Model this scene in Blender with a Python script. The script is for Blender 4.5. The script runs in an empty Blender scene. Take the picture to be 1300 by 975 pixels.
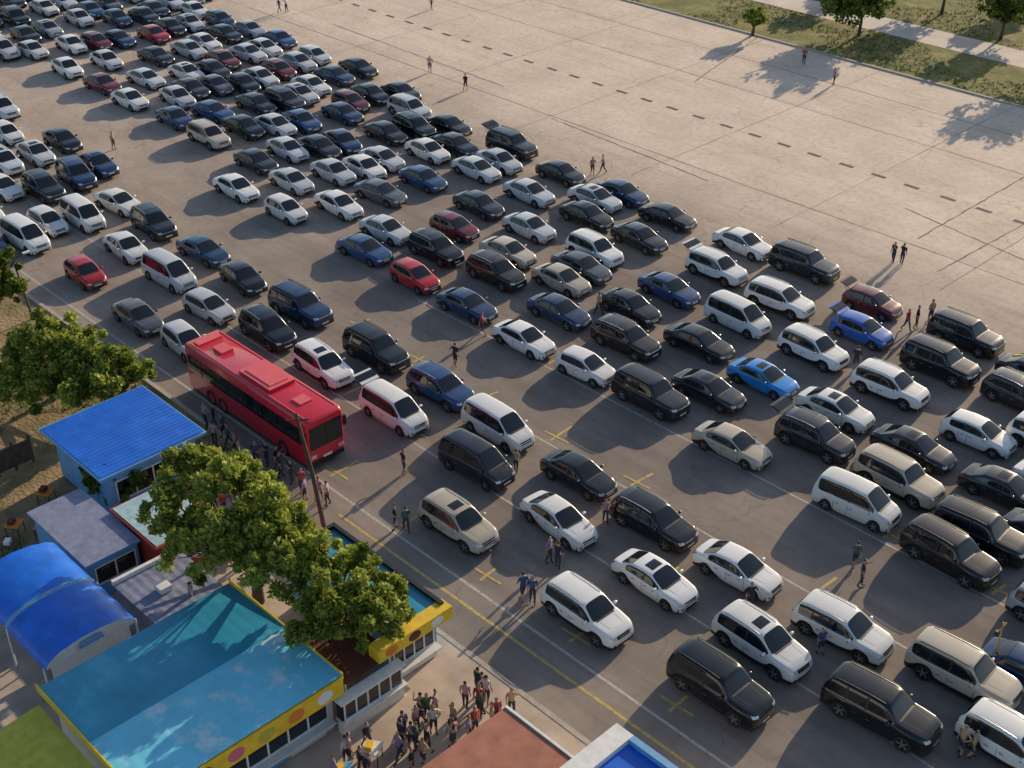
import bpy, bmesh, math, random
import numpy as np
from mathutils import Vector, Matrix
from mathutils.bvhtree import BVHTree
random.seed(7); rng=np.random.default_rng(7)
scene=bpy.context.scene; COL=scene.collection
# ------------------------------------------------------------ camera
F=1650.0; PITCH=math.atan(1037/1650.0); YAW=math.atan2(.716,.698); H=42.0
cam=bpy.data.cameras.new("camera"); co=bpy.data.objects.new("camera",cam); COL.objects.link(co)
cam.sensor_width=36; cam.lens=36*F/1300; cam.clip_end=5000; cam.clip_start=.5
co.location=(0,0,H); co.rotation_euler=(math.pi/2-PITCH,0,YAW); scene.camera=co
# P: survey of the photograph -> real plan position (metres) of a point at height z
def P(u,v,z=0.0):
    a=(v-487.5)/F; dn=math.sin(PITCH)+math.cos(PITCH)*a; fw=math.cos(PITCH)-math.sin(PITCH)*a
    t=(H-z)/dn; R=t*(u-650)/F; Fd=t*fw
    return (R*math.cos(YAW)-Fd*math.sin(YAW), R*math.sin(YAW)+Fd*math.cos(YAW))
# ------------------------------------------------------------ light
SUN_EL=math.radians(18.5); az=Vector((-.154,.988)).normalized()
sd=Vector((az.x*math.cos(SUN_EL),az.y*math.cos(SUN_EL),math.sin(SUN_EL)))
sl=bpy.data.lights.new("sun",'SUN'); sl.energy=5; sl.angle=math.radians(.5); sl.color=(1,.80,.55)
so=bpy.data.objects.new("sun",sl); COL.objects.link(so); so.rotation_euler=(-sd).to_track_quat('-Z','Y').to_euler(); so.location=(0,0,100)
w=bpy.data.worlds.new("World"); scene.world=w; w.use_nodes=True
nt=w.node_tree; bg=nt.nodes['Background']; sky=nt.nodes.new('ShaderNodeTexSky'); sky.sky_type='NISHITA'; sky.sun_disc=False
sky.sun_elevation=SUN_EL; sky.sun_rotation=math.atan2(az.x,az.y); nt.links.new(sky.outputs[0],bg.inputs[0]); bg.inputs[1].default_value=.14
scene.view_settings.view_transform='Standard'; scene.view_settings.look='None'; scene.view_settings.exposure=0
# ------------------------------------------------------------ materials
def mat(name,col,rough=.6,metal=0,var=0,vscale=3,objcol=False,spec=.5,coat=0,bump=0,bscale=20,dirt=None,wear=None,wt=(.55,.7)):
    m=bpy.data.materials.new(name); m.use_nodes=True; n=m.node_tree.nodes; l=m.node_tree.links; b=n['Principled BSDF']
    b.inputs['Base Color'].default_value=(*col,1); b.inputs['Roughness'].default_value=rough; b.inputs['Metallic'].default_value=metal
    b.inputs['Specular IOR Level'].default_value=spec; b.inputs['Coat Weight'].default_value=coat; b.inputs['Coat Roughness'].default_value=.05
    src=None
    if objcol:
        o=n.new('ShaderNodeObjectInfo'); src=o.outputs['Color']
    if var:
        g=n.new('ShaderNodeNewGeometry'); t=n.new('ShaderNodeTexNoise'); t.inputs['Scale'].default_value=vscale; t.inputs['Detail'].default_value=4
        l.new(g.outputs['Position'],t.inputs['Vector'])
        mr=n.new('ShaderNodeMapRange'); l.new(t.outputs[0],mr.inputs[0]); mr.inputs[1].default_value=.3; mr.inputs[2].default_value=.7
        mr.inputs[3].default_value=1-var; mr.inputs[4].default_value=1+var
        mx=n.new('ShaderNodeVectorMath'); mx.operation='SCALE'
        if src: l.new(src,mx.inputs[0])
        else: mx.inputs[0].default_value=col
        l.new(mr.outputs[0],mx.inputs['Scale']); src=mx.outputs[0]
    if wear:
        g=n.new('ShaderNodeNewGeometry'); t=n.new('ShaderNodeTexNoise'); t.inputs['Scale'].default_value=wear[3]; t.inputs['Detail'].default_value=8; t.inputs['Roughness'].default_value=.7
        l.new(g.outputs['Position'],t.inputs['Vector'])
        mr=n.new('ShaderNodeMapRange'); l.new(t.outputs[0],mr.inputs[0]); mr.inputs[1].default_value=wt[0]; mr.inputs[2].default_value=wt[1]; mr.inputs[4].default_value=.85
        mx=n.new('ShaderNodeMixRGB'); l.new(mr.outputs[0],mx.inputs[0]); l.new(src,mx.inputs[1]); mx.inputs[2].default_value=(*wear[:3],1); src=mx.outputs[0]
    if dirt:
        g=n.new('ShaderNodeTexCoord'); sp=n.new('ShaderNodeSeparateXYZ'); l.new(g.outputs['Object'],sp.inputs[0])
        mr=n.new('ShaderNodeMapRange'); l.new(sp.outputs[2],mr.inputs[0]); mr.inputs[1].default_value=.2; mr.inputs[2].default_value=.6; mr.inputs[3].default_value=.35; mr.inputs[4].default_value=.0
        mx=n.new('ShaderNodeMixRGB'); l.new(mr.outputs[0],mx.inputs[0]); l.new(src,mx.inputs[1]); mx.inputs[2].default_value=(*dirt,1); src=mx.outputs[0]
    if src: l.new(src,b.inputs['Base Color'])
    if bump:
        t=n.new('ShaderNodeTexNoise'); t.inputs['Scale'].default_value=bscale; bp=n.new('ShaderNodeBump'); bp.inputs['Strength'].default_value=bump; bp.inputs['Distance'].default_value=.05
        g=n.new('ShaderNodeNewGeometry'); l.new(g.outputs['Position'],t.inputs['Vector']); l.new(t.outputs[0],bp.inputs['Height']); l.new(bp.outputs[0],b.inputs['Normal'])
    return m
M={}
M['paint']=mat('car_paint',(1,1,1),.25,0,objcol=True,coat=.8,spec=.4,dirt=(.13,.11,.09))
M['glass']=mat('car_glass',(.01,.014,.02),.04,0,spec=.65)
M['trim']=mat('black_trim',(.014,.014,.015),.5)
M['tyre']=mat('tyre_rubber',(.02,.02,.02),.85)
M['rim']=mat('alloy_rim',(.45,.45,.46),.3,.8)
M['lamp']=mat('headlamp',(.6,.62,.66),.08,.3,coat=1)
M['tail']=mat('tail_lamp',(.4,.01,.01),.15,coat=1)
M['plate']=mat('number_plate',(.75,.75,.75),.5)
M['chrome']=mat('chrome',(.6,.6,.6),.2,1)
M['skin']=mat('skin',(.45,.26,.18),.6)
M['shirt']=mat('shirt_cloth',(1,1,1),.9,objcol=True)
M['jeans']=mat('trousers_cloth',(.04,.05,.08),.9)
M['hair']=mat('hair',(.03,.02,.015),.7)
M['white']=mat('white_plastic',(.75,.75,.73),.5,var=.1)
M['yellow']=mat('yellow_panel',(.78,.52,.03),.5,var=.12)
M['ypost']=mat('yellow_post',(.45,.3,.05),.6,var=.2)
M['yline']=mat('yellow_road_paint',(.58,.42,.09),.8,var=.2,vscale=4,wear=(.28,.24,.20,5),wt=(.46,.6))
M['wline']=mat('white_road_paint',(.55,.52,.48),.8,var=.2,vscale=4,wear=(.28,.24,.20,4),wt=(.46,.6))
M['blue_roof']=mat('blue_metal_roof',(.01,.13,.64),.38,var=.15,vscale=1.2,wear=(.04,.22,.7,1.5))
M['teal_roof']=mat('teal_roof_sheet',(.035,.30,.47),.35,var=.15,vscale=.5,wear=(.09,.42,.58,.5))
M['teal_light']=mat('light_blue_roof_sheet',(.17,.60,.80),.35,var=.10,vscale=.7,wear=(.68,.78,.80,.5),wt=(.53,.64))
M['tarp']=mat('blue_tarpaulin',(.01,.14,.68),.3,var=.2,vscale=1,wear=(.04,.24,.75,.8))
M['paleroof']=mat('pale_roof',(.38,.55,.6),.5,var=.2)
M['redwall']=mat('red_wall',(.38,.04,.03),.6,var=.15)
M['lblue']=mat('light_blue_wall',(.14,.36,.64),.6,var=.1)
M['lav']=mat('lavender_grey_roof',(.22,.24,.36),.6,var=.2)
M['brown']=mat('brown_awning',(.13,.035,.025),.8,var=.25)
M['brick']=mat('brick_red_roof',(.38,.15,.10),.8,var=.2,vscale=1.5,bump=.2)
M['olive']=mat('olive_yellow_awning',(.5,.45,.05),.6,var=.15)
M['pink']=mat('pink_panel',(.6,.15,.2),.6)
M['orange']=mat('orange_panel',(.7,.2,.03),.6)
M['dark']=mat('dark_interior',(.02,.02,.022),.8)
M['wood']=mat('weathered_wood',(.09,.06,.045),.85,var=.3)
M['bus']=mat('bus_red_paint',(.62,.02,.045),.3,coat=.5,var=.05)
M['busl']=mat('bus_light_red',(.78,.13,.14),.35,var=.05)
M['bark']=mat('bark',(.1,.07,.05),.9,var=.3,bump=.5)
M['grassb']=mat('grass_blades',(.12,.15,.035),.8,var=.4,vscale=.5)
M['concK']=mat('kerb_concrete',(.42,.37,.32),.85,var=.15)
def leafmat(name,c1,c2):
    m=bpy.data.materials.new(name); m.use_nodes=True; n=m.node_tree.nodes; l=m.node_tree.links; b=n['Principled BSDF']
    a=n.new('ShaderNodeAttribute'); a.attribute_name='tint'; cr=n.new('ShaderNodeMixRGB'); l.new(a.outputs['Fac'],cr.inputs[0])
    cr.inputs[1].default_value=(*c1,1); cr.inputs[2].default_value=(*c2,1); l.new(cr.outputs[0],b.inputs['Base Color']); b.inputs['Roughness'].default_value=.55
    b.inputs['Specular IOR Level'].default_value=.25
    t=n.new('ShaderNodeBsdfTranslucent'); l.new(cr.outputs[0],t.inputs[0]); mx=n.new('ShaderNodeMixShader'); mx.inputs[0].default_value=.4
    l.new(b.outputs[0],mx.inputs[1]); l.new(t.outputs[0],mx.inputs[2]); l.new(mx.outputs[0],n['Material Output'].inputs[0]); return m
M['leaf']=leafmat('leaves',(.07,.12,.02),(.50,.55,.10))
M['leafd']=leafmat('leaves_dark',(.04,.075,.015),(.26,.33,.06))
def ground_mat():
    m=bpy.data.materials.new('lot_surface'); m.use_nodes=True; n=m.node_tree.nodes; l=m.node_tree.links; b=n['Principled BSDF']
    g=n.new('ShaderNodeNewGeometry'); sp=n.new('ShaderNodeSeparateXYZ'); l.new(g.outputs['Position'],sp.inputs[0])
    def noise(s,d=4,r=.6,vec=None):
        t=n.new('ShaderNodeTexNoise'); t.inputs['Scale'].default_value=s; t.inputs['Detail'].default_value=d; t.inputs['Roughness'].default_value=r
        l.new(vec or g.outputs['Position'],t.inputs['Vector']); return t.outputs[0]
    def mr(s,a,b_,c,d):
        x=n.new('ShaderNodeMapRange'); l.new(s,x.inputs[0])
        for i,v in enumerate((a,b_,c,d)): x.inputs[i+1].default_value=v
        return x.outputs[0]
    def mixc(f,a,b_):
        x=n.new('ShaderNodeMixRGB')
        l.new(f,x.inputs[0])
        for i,v in ((1,a),(2,b_)):
            if isinstance(v,tuple): x.inputs[i].default_value=(*v,1)
            else: l.new(v,x.inputs[i])
        return x.outputs[0]
    def op(a,b_,o='ADD'):
        x=n.new('ShaderNodeMath'); x.operation=o
        for i,v in ((0,a),(1,b_)):
            if isinstance(v,float): x.inputs[i].default_value=v
            else: l.new(v,x.inputs[i])
        return x.outputs[0]
    yy=op(sp.outputs[1],op(noise(.06,4),14.0,'MULTIPLY'))
    f=op(mr(yy,72.0,90.0,0.,1.),mr(sp.outputs[0],-60.,-115.,0.,.5),'MAXIMUM')
    mp=n.new('ShaderNodeMapping'); l.new(g.outputs['Position'],mp.inputs[0]); mp.inputs['Scale'].default_value=(.06,.8,1)
    st=noise(1.0,5,.6,mp.outputs[0])
    big=noise(.2,4)
    asph=mixc(mr(big,.3,.7,0.,1.),(.215,.18,.16),(.345,.29,.25))
    asph=mixc(mr(st,.45,.75,0.,.55),asph,(.13,.112,.105))
    conc=mixc(mr(big,.3,.7,0.,1.),(.66,.535,.435),(.82,.68,.56))
    conc=mixc(mr(st,.5,.8,0.,.5),conc,(.47,.38,.32))
    c=mixc(f,asph,conc)
    c=mixc(mr(noise(2.0,6,.7),.45,.8,0.,.4),c,(.16,.13,.115))
    vo=n.new('ShaderNodeTexVoronoi'); vo.feature='DISTANCE_TO_EDGE'; vo.inputs['Scale'].default_value=.09
    dist=n.new('ShaderNodeVectorMath'); dist.operation='ADD'; tn=n.new('ShaderNodeTexNoise'); tn.inputs['Scale'].default_value=.3; l.new(g.outputs['Position'],tn.inputs['Vector'])
    sc=n.new('ShaderNodeVectorMath'); sc.operation='SCALE'; sc.inputs['Scale'].default_value=5; l.new(tn.outputs['Color'],sc.inputs[0]); l.new(g.outputs['Position'],dist.inputs[0]); l.new(sc.outputs[0],dist.inputs[1]); l.new(dist.outputs[0],vo.inputs['Vector'])
    cr=mr(vo.outputs['Distance'],.001,.006,.25,0.)
    c=mixc(cr,c,(.1,.085,.075))
    l.new(c,b.inputs['Base Color']); b.inputs['Roughness'].default_value=.9; b.inputs['Specular IOR Level'].default_value=.2
    bp=n.new('ShaderNodeBump'); bp.inputs['Strength'].default_value=.3; bp.inputs['Distance'].default_value=.02; l.new(noise(12,3),bp.inputs['Height']); l.new(bp.outputs[0],b.inputs['Normal'])
    return m
M['ground']=ground_mat()
def grass_mat(name,a,b2,c3):
    m=bpy.data.materials.new(name); m.use_nodes=True; n=m.node_tree.nodes; l=m.node_tree.links; b=n['Principled BSDF']
    g=n.new('ShaderNodeNewGeometry'); t=n.new('ShaderNodeTexNoise'); t.inputs['Scale'].default_value=.35; t.inputs['Detail'].default_value=8; t.inputs['Roughness'].default_value=.7; l.new(g.outputs['Position'],t.inputs['Vector'])
    r=n.new('ShaderNodeValToRGB'); e=r.color_ramp.elements; e[0].position=.35; e[0].color=(*a,1); e[1].position=.65; e[1].color=(*c3,1); k=e.new(.5); k.color=(*b2,1)
    l.new(t.outputs[0],r.inputs[0]); l.new(r.outputs[0],b.inputs['Base Color']); b.inputs['Roughness'].default_value=.95
    bp=n.new('ShaderNodeBump'); bp.inputs['Strength'].default_value=.6; bp.inputs['Distance'].default_value=.15; t2=n.new('ShaderNodeTexNoise'); t2.inputs['Scale'].default_value=4; l.new(g.outputs['Position'],t2.inputs['Vector']); l.new(t2.outputs[0],bp.inputs['Height']); l.new(bp.outputs[0],b.inputs['Normal'])
    return m
M['grass']=grass_mat('grass_ground',(.085,.11,.02),(.18,.18,.045),(.36,.27,.12))
M['plot']=grass_mat('dry_plot_ground',(.12,.13,.04),(.28,.2,.1),(.42,.28,.16))
M['field']=grass_mat('field_ground',(.08,.1,.03),(.14,.14,.05),(.2,.18,.08))
M['path']=mat('path_concrete',(.64,.56,.49),.9,var=.12,vscale=.5)
M['pave']=mat('pavement_tiles',(.5,.40,.32),.9,var=.2,vscale=.8,bump=.2)
M['patch']=mat('tar_and_shadow',(.11,.095,.085),.9,var=.2)  # tar colour, also used for one painted tree shadow
# ------------------------------------------------------------ mesh builder
class MB:
    def __init__(s): s.v=[];s.f=[];s.m=[];s.sm=[];s.mats=[]
    def mi(s,k):
        if k not in s.mats: s.mats.append(k)
        return s.mats.index(k)
    def face(s,pts,k,sm=False):
        b=len(s.v); s.v+= [tuple(p) for p in pts]; s.f.append(tuple(range(b,b+len(pts)))); s.m.append(s.mi(k)); s.sm.append(sm)
    def grid(s,g,k,sm=True):
        b=len(s.v); R=len(g); C=len(g[0])
        for r in g: s.v+=[tuple(p) for p in r]
        for i in range(R-1):
            for j in range(C-1):
                s.f.append((b+i*C+j,b+i*C+j+1,b+(i+1)*C+j+1,b+(i+1)*C+j)); s.m.append(s.mi(k)); s.sm.append(sm)
    def box(s,x0,x1,y0,y1,z0,z1,k,top=None):
        b=len(s.v); s.v+=[(x0,y0,z0),(x1,y0,z0),(x1,y1,z0),(x0,y1,z0),(x0,y0,z1),(x1,y0,z1),(x1,y1,z1),(x0,y1,z1)]
        for i,f in enumerate([(0,3,2,1),(4,5,6,7),(0,1,5,4),(1,2,6,5),(2,3,7,6),(3,0,4,7)]):
            s.f.append(tuple(b+q for q in f)); s.m.append(s.mi(top if (top and i==1) else k)); s.sm.append(False)
    def tube(s,pts,rad,k,n=8,cap=True):
        rings=[]
        for i,p in enumerate(pts):
            p=Vector(p); a=Vector(pts[min(i+1,len(pts)-1)])-Vector(pts[max(i-1,0)]); a.normalize()
            q=a.to_track_quat('Z','Y'); r=rad[i] if isinstance(rad,(list,tuple)) else rad
            rings.append([p+q@Vector((math.cos(t)*r,math.sin(t)*r,0)) for t in [2*math.pi*j/n for j in range(n+1)]])
        s.grid(rings,k)
        if cap:
            s.face(rings[-1][:-1],k); s.face(rings[0][:-1][::-1],k)
    def addmesh(s,me,mats):
        b=len(s.v); s.v+=[tuple(v.co) for v in me.vertices]
        for p in me.polygons:
            s.f.append(tuple(b+i for i in p.vertices)); s.m.append(s.mi(mats[p.material_index])); s.sm.append(True)
    def mesh(s,name):
        me=bpy.data.meshes.new(name); me.from_pydata(s.v,[],s.f)
        for k in s.mats: me.materials.append(M[k])
        me.polygons.foreach_set('material_index',s.m); me.polygons.foreach_set('use_smooth',s.sm); me.update(); return me
    def obj(s,name,loc=(0,0,0),rz=0):
        o=bpy.data.objects.new(name,s.mesh(name)); COL.objects.link(o); o.location=loc; o.rotation_euler=(0,0,rz)
        return o
def interp(x,keys):
    if x<=keys[0][0]: return keys[0][1]
    for (a,b),(c,d) in zip(keys,keys[1:]):
        if x<=c: return b+(d-b)*(x-a)/(c-a)
    return keys[-1][1]
# ------------------------------------------------------------ cars
SPEC={
'sedan':dict(L=4.65,W=1.8,H=1.45,top=[(-2.325,.72),(-2.26,.97),(-1.72,1.04),(-1.0,1.39),(-.3,1.45),(.25,1.42),(1.08,.98),(1.85,.90),(2.2,.76),(2.325,.56)],belt=[(-2.325,.66),(-2.2,.88),(-1.7,.95),(1.05,.9),(2.1,.72),(2.325,.5)],
  rg=(-1.72,-1.0),fg=(.25,1.08),side=(-1.3,.9),pil=[-.12],wr=(-1.36,1.42),rw=.33),
'hatch':dict(L=4.1,W=1.72,H=1.5,top=[(-2.05,.7),(-2.0,1.0),(-1.9,1.08),(-1.5,1.42),(-.6,1.51),(.2,1.47),(1.0,1.02),(1.6,.92),(1.93,.78),(2.05,.58)],belt=[(-2.05,.66),(-1.95,.95),(1.0,.93),(1.9,.74),(2.05,.5)],
  rg=(-1.9,-1.5),fg=(.2,1.0),side=(-1.45,.85),pil=[-.3],wr=(-1.25,1.25),rw=.32),
'suv':dict(L=4.75,W=1.88,H=1.74,top=[(-2.375,.8),(-2.33,1.08),(-2.24,1.16),(-1.95,1.62),(-1.5,1.72),(-.4,1.75),(.4,1.69),(1.12,1.14),(1.95,1.05),(2.25,.92),(2.375,.66)],belt=[(-2.375,.74),(-2.28,1.03),(1.1,1.05),(2.15,.9),(2.375,.6)],
  rg=(-2.24,-1.95),fg=(.4,1.12),side=(-1.95,.98),pil=[-.3,-1.2],wr=(-1.42,1.42),rw=.38),
'bigsuv':dict(L=4.95,W=1.95,H=1.86,top=[(-2.475,.9),(-2.44,1.16),(-2.4,1.24),(-2.2,1.75),(-1.9,1.84),(-.4,1.87),(.5,1.83),(1.02,1.24),(2.0,1.16),(2.36,1.06),(2.475,.8)],belt=[(-2.475,.8),(-2.4,1.1),(1.1,1.12),(2.3,1.0),(2.475,.7)],
  rg=(-2.4,-2.2),fg=(.5,1.02),side=(-2.2,.9),pil=[-.35,-1.3],wr=(-1.45,1.45),rw=.41),
'van':dict(L=4.75,W=1.8,H=1.88,top=[(-2.375,.85),(-2.34,1.1),(-2.28,1.18),(-2.08,1.76),(-1.8,1.86),(-.4,1.9),(.75,1.84),(1.55,1.16),(2.0,1.02),(2.26,.86),(2.375,.6)],belt=[(-2.375,.8),(-2.3,1.05),(1.5,1.05),(2.2,.8),(2.375,.55)],
  rg=(-2.28,-2.08),fg=(.75,1.55),side=(-2.0,1.35),pil=[-.1,-1.2],wr=(-1.4,1.5),rw=.33),
}
def build_car(kind,roof=False,tailgate=False):
    S=SPEC[kind]; L,W,Hh=S['L'],S['W'],S['H']; hw=W/2; sill=.24
    xs=set([a for a,_ in S['top']])
    R=S['rw']+.06
    for c in S['wr']:
        for d in (0,R*.55,R*.9,R*1.04): xs|={c-d,c+d}
    for p in S['pil']: xs|={p-.045,p+.045}
    xs|={S['side'][0],S['side'][1],0.0 if not any(abs(p)<.2 for p in S['pil']) else .6}
    key=set([a for a,_ in S['top']]+list(S['side']))
    out=[]
    for x in sorted(xs):
        if out and x-out[-1]<.05:
            if x in key and out[-1] not in key: out[-1]=x
            continue
        out.append(x)
    xs=out
    wk=[(-L/2,.80),(-L/2+.07,.90),(-L/2+.35,.965),(-L/2+.9,1),(L/2-1.0,1),(L/2-.45,.96),(L/2-.15,.87),(L/2,.70)]
    secs=[]
    for x in xs:
        w_=hw*interp(x,wk); tp=interp(x,S['top']); bl=min(interp(x,S['belt']),tp-.03)
        zb=sill+ (.05 if abs(x)>L/2-.1 else 0)
        for c in S['wr']:
            d=abs(x-c)
            if d<R*1.0: zb=max(zb,S['rw']+math.sqrt(max(0,R*R-d*d)))
        zb=min(zb,bl-.1)
        t=max(0,min(1,(tp-bl-.06)/(Hh-.95 if Hh<1.6 else Hh-1.15)))
        y4=w_*.93; y5=w_*(.86-.10*t) ; y6=y5-.07
        half=[(w_*.95,zb),(w_*.995,zb+(bl-zb)*.3),(w_*1.0,zb+(bl-zb)*.68),(w_*.965,bl),(y4,min(bl+.03,tp-.02)),(y5,tp-.02-.07*t),(y6,tp-.012-.012*t),(y6*.5,tp+.0)]
        secs.append((x,half,tp+.008))
    bm=bmesh.new(); cage=[]
    for x,h,tp in secs:
        row=[bm.verts.new((x,y,z)) for y,z in h]+[bm.verts.new((x,0,tp))]+[bm.verts.new((x,-y,z)) for y,z in reversed(h)]
        cage.append(row)
    nC=len(cage[0]); mats=['paint','glass','trim']
    for i in range(len(cage)-1):
        x0,x1=xs[i],xs[i+1]; xm=(x0+x1)/2
        for j in range(nC-1):
            f=bm.faces.new((cage[i][j],cage[i+1][j],cage[i+1][j+1],cage[i][j+1])); f.smooth=True
            jj=min(j,nC-2-j); mi=0
            if jj==0: mi=2 if kind in('suv','bigsuv') else 0
            if jj==4 and S['side'][0]<xm<S['side'][1]:
                mi=1
                if any(abs(xm-p)<.05 for p in S['pil']): mi=2
            if jj in(6,7) and (S['rg'][0]<xm<S['rg'][1] or S['fg'][0]<xm<S['fg'][1]): mi=1
            f.material_index=mi
    for row,fl in ((cage[0],1),(cage[-1],0)):
        for j in range(nC//2-1):
            q=[row[j],row[j+1],row[nC-2-j],row[nC-1-j]]
            if fl: q=q[::-1]
            f=bm.faces.new(q[::-1]); f.smooth=True; f.material_index=2 if j==0 else 0
        j=nC//2-1; f=bm.faces.new([row[j],row[j+1],row[j+2]]); f.smooth=True
    cl=bm.edges.layers.float.get('crease_edge') or bm.edges.layers.float.new('crease_edge')
    for e in bm.edges:
        if len(e.link_faces)==2 and e.link_faces[0].material_index!=e.link_faces[1].material_index: e[cl]=.75
        if len(e.link_faces)==1: e[cl]=.8
    for i in range(len(cage)-1):
        for j in (3,nC-4):
            e=bm.edges.get((cage[i][j],cage[i+1][j]))
            if e: e[cl]=max(e[cl],.45)
    bmesh.ops.recalc_face_normals(bm,faces=bm.faces)
    me=bpy.data.meshes.new('tmp'); bm.to_mesh(me); bm.free()
    for _ in mats: me.materials.append(None)
    o=bpy.data.objects.new('tmp',me); COL.objects.link(o); md=o.modifiers.new('s','SUBSURF'); md.levels=2
    dg=bpy.context.evaluated_depsgraph_get(); ev=bpy.data.meshes.new_from_object(o.evaluated_get(dg)); bpy.data.objects.remove(o)
    mb=MB(); mb.addmesh(ev,mats)
    bvh=BVHTree.FromPolygons([v.co for v in ev.vertices],[p.vertices for p in ev.polygons])
    def patch(ax,pts,k,nn=5,off=.008):
        g=[]
        for i in range(nn+1):
            r=[]
            for j in range(nn+1):
                u,v=i/nn,j/nn
                a=(1-u)*((1-v)*pts[0][0]+v*pts[3][0])+u*((1-v)*pts[1][0]+v*pts[2][0])
                b=(1-u)*((1-v)*pts[0][1]+v*pts[3][1])+u*((1-v)*pts[1][1]+v*pts[2][1])
                if ax[-1]=='x': s_=1 if ax[0]=='+' else -1; o_=Vector((s_*5,a,b)); d=Vector((-s_,0,0))
                elif ax[-1]=='y': s_=1 if ax[0]=='+' else -1; o_=Vector((a,s_*5,b)); d=Vector((0,-s_,0))
                else: o_=Vector((a,b,5)); d=Vector((0,0,-1))
                h=bvh.ray_cast(o_,d)
                if h[0] is None: return
                r.append(h[0]-d*off)
            g.append(r)
        mb.grid(g,k)
    zf=interp(L/2-.15,S['top']); zr=interp(-L/2+.07,S['top'])
    for s in(1,-1):
        patch('+x',[(s*hw*.50,zf-.20),(s*hw*.80,zf-.17),(s*hw*.80,zf-.04),(s*hw*.50,zf-.08)],'lamp')
        patch('-x',[(s*hw*.60,zr-.28),(s*hw*.84,zr-.28),(s*hw*.84,zr-.05),(s*hw*.60,zr-.05)],'tail')
        patch('+x',[(s*hw*.55,.36),(s*hw*.7,.36),(s*hw*.7,.46),(s*hw*.55,.46)],'trim')
        ay='+y' if s>0 else '-y'
        for xd in (S['fg'][1]-.15,S['pil'][0],S['wr'][0]+.45):
            patch(ay,[(xd-.012,.34),(xd+.012,.34),(xd+.012,.86),(xd-.012,.86)],'trim',4,.004)
        for xd in (S['pil'][0]+.1,S['wr'][0]+.55):
            patch(ay,[(xd,.76),(xd+.2,.76),(xd+.2,.80),(xd,.80)],'chrome',3,.02)
    patch('+x',[(-hw*.42,zf-.24),(hw*.42,zf-.24),(hw*.46,zf-.08),(-hw*.46,zf-.08)],'trim')
    patch('+x',[(-hw*.45,.30),(hw*.45,.30),(hw*.4,.42),(-hw*.4,.42)],'trim')
    patch('+x',[(-.26,.45),(.26,.45),(.26,.56),(-.26,.56)],'plate',4,.02)
    patch('+x',[(-hw*.44,zf-.17),(hw*.44,zf-.17),(hw*.44,zf-.145),(-hw*.44,zf-.145)],'chrome',5,.014)
    patch('-x',[(-.26,zr-.3),(.26,zr-.3),(.26,zr-.19),(-.26,zr-.19)],'plate',4,.014)
    c=S['fg'][1]
    patch('z',[(c+.0,-hw*.62),(c+.10,-hw*.62),(c+.10,hw*.62),(c+.0,hw*.62)],'trim',8)
    for s in (1,-1):
        patch('z',[(c+.15,s*hw*.48),(c+.15,s*hw*.5),(L/2-.35,s*hw*.42),(L/2-.35,s*hw*.40)],'trim',5,.002)
    if roof: patch('z',[(-.45,-.36),(.1,-.36),(.1,.36),(-.45,.36)],'glass',5,.006)
    if kind in('suv','bigsuv'):
        for s in(1,-1):
            pts=[]
            for x in np.linspace(S['rg'][1]+.25,S['fg'][0]-.15,8):
                h=bvh.ray_cast(Vector((x,s*hw*.68,5)),Vector((0,0,-1))); pts.append(h[0]+Vector((0,0,.05)))
            mb.tube(pts,.025,'chrome' if kind=='suv' else 'trim',6)
    if tailgate:
        x0=S['rg'][1]+.02; z0=interp(x0,S['top'])+.03
        for (a,b,dz,k) in ((0,1.05,0,'paint'),(.25,.85,.012,'glass')):
            g=[[(x0-t*.85,y,z0+t*.38-.12*t*t+dz) for t in (a,(a+b)/2,b)] for y in (-hw*.72,0,hw*.72)]
            mb.grid(g,k)
        g=[[(x0-t*.85,y,z0+t*.38-.12*t*t-.05) for t in (0,.5,1.05)] for y in (-hw*.72,0,hw*.72)]; mb.grid(g,'trim')
        for s in(1,-1): mb.tube([(x0-.1,s*hw*.7,z0-.35),(x0-.55,s*hw*.7,z0+.17)],.015,'trim',6)
    mb.box(-L/2+.12,L/2-.14,-hw*.84,hw*.84,.2,.5,'dark')
    xm=S['fg'][1]-.28; zm=interp(xm,S['belt'])+.1
    for s in(1,-1):
        y0,y1=sorted((s*hw*.93,s*(hw+.20)))
        g=[]
        for a in range(5):
            r=[]
            yy=y0+(y1-y0)*a/4
            sc=(.55 if a in(0,4) else 1)
            for t in range(9):
                th=t*math.pi/4
                r.append((xm+.08*sc*math.cos(th)-.02,yy,zm+.075*sc*math.sin(th)))
            g.append(r)
        mb.grid(g,'paint')
        mb.face([p for p in g[0][:-1]],'trim'); mb.face([p for p in g[-1][:-1]],'paint')
    rw=S['rw']
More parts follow.
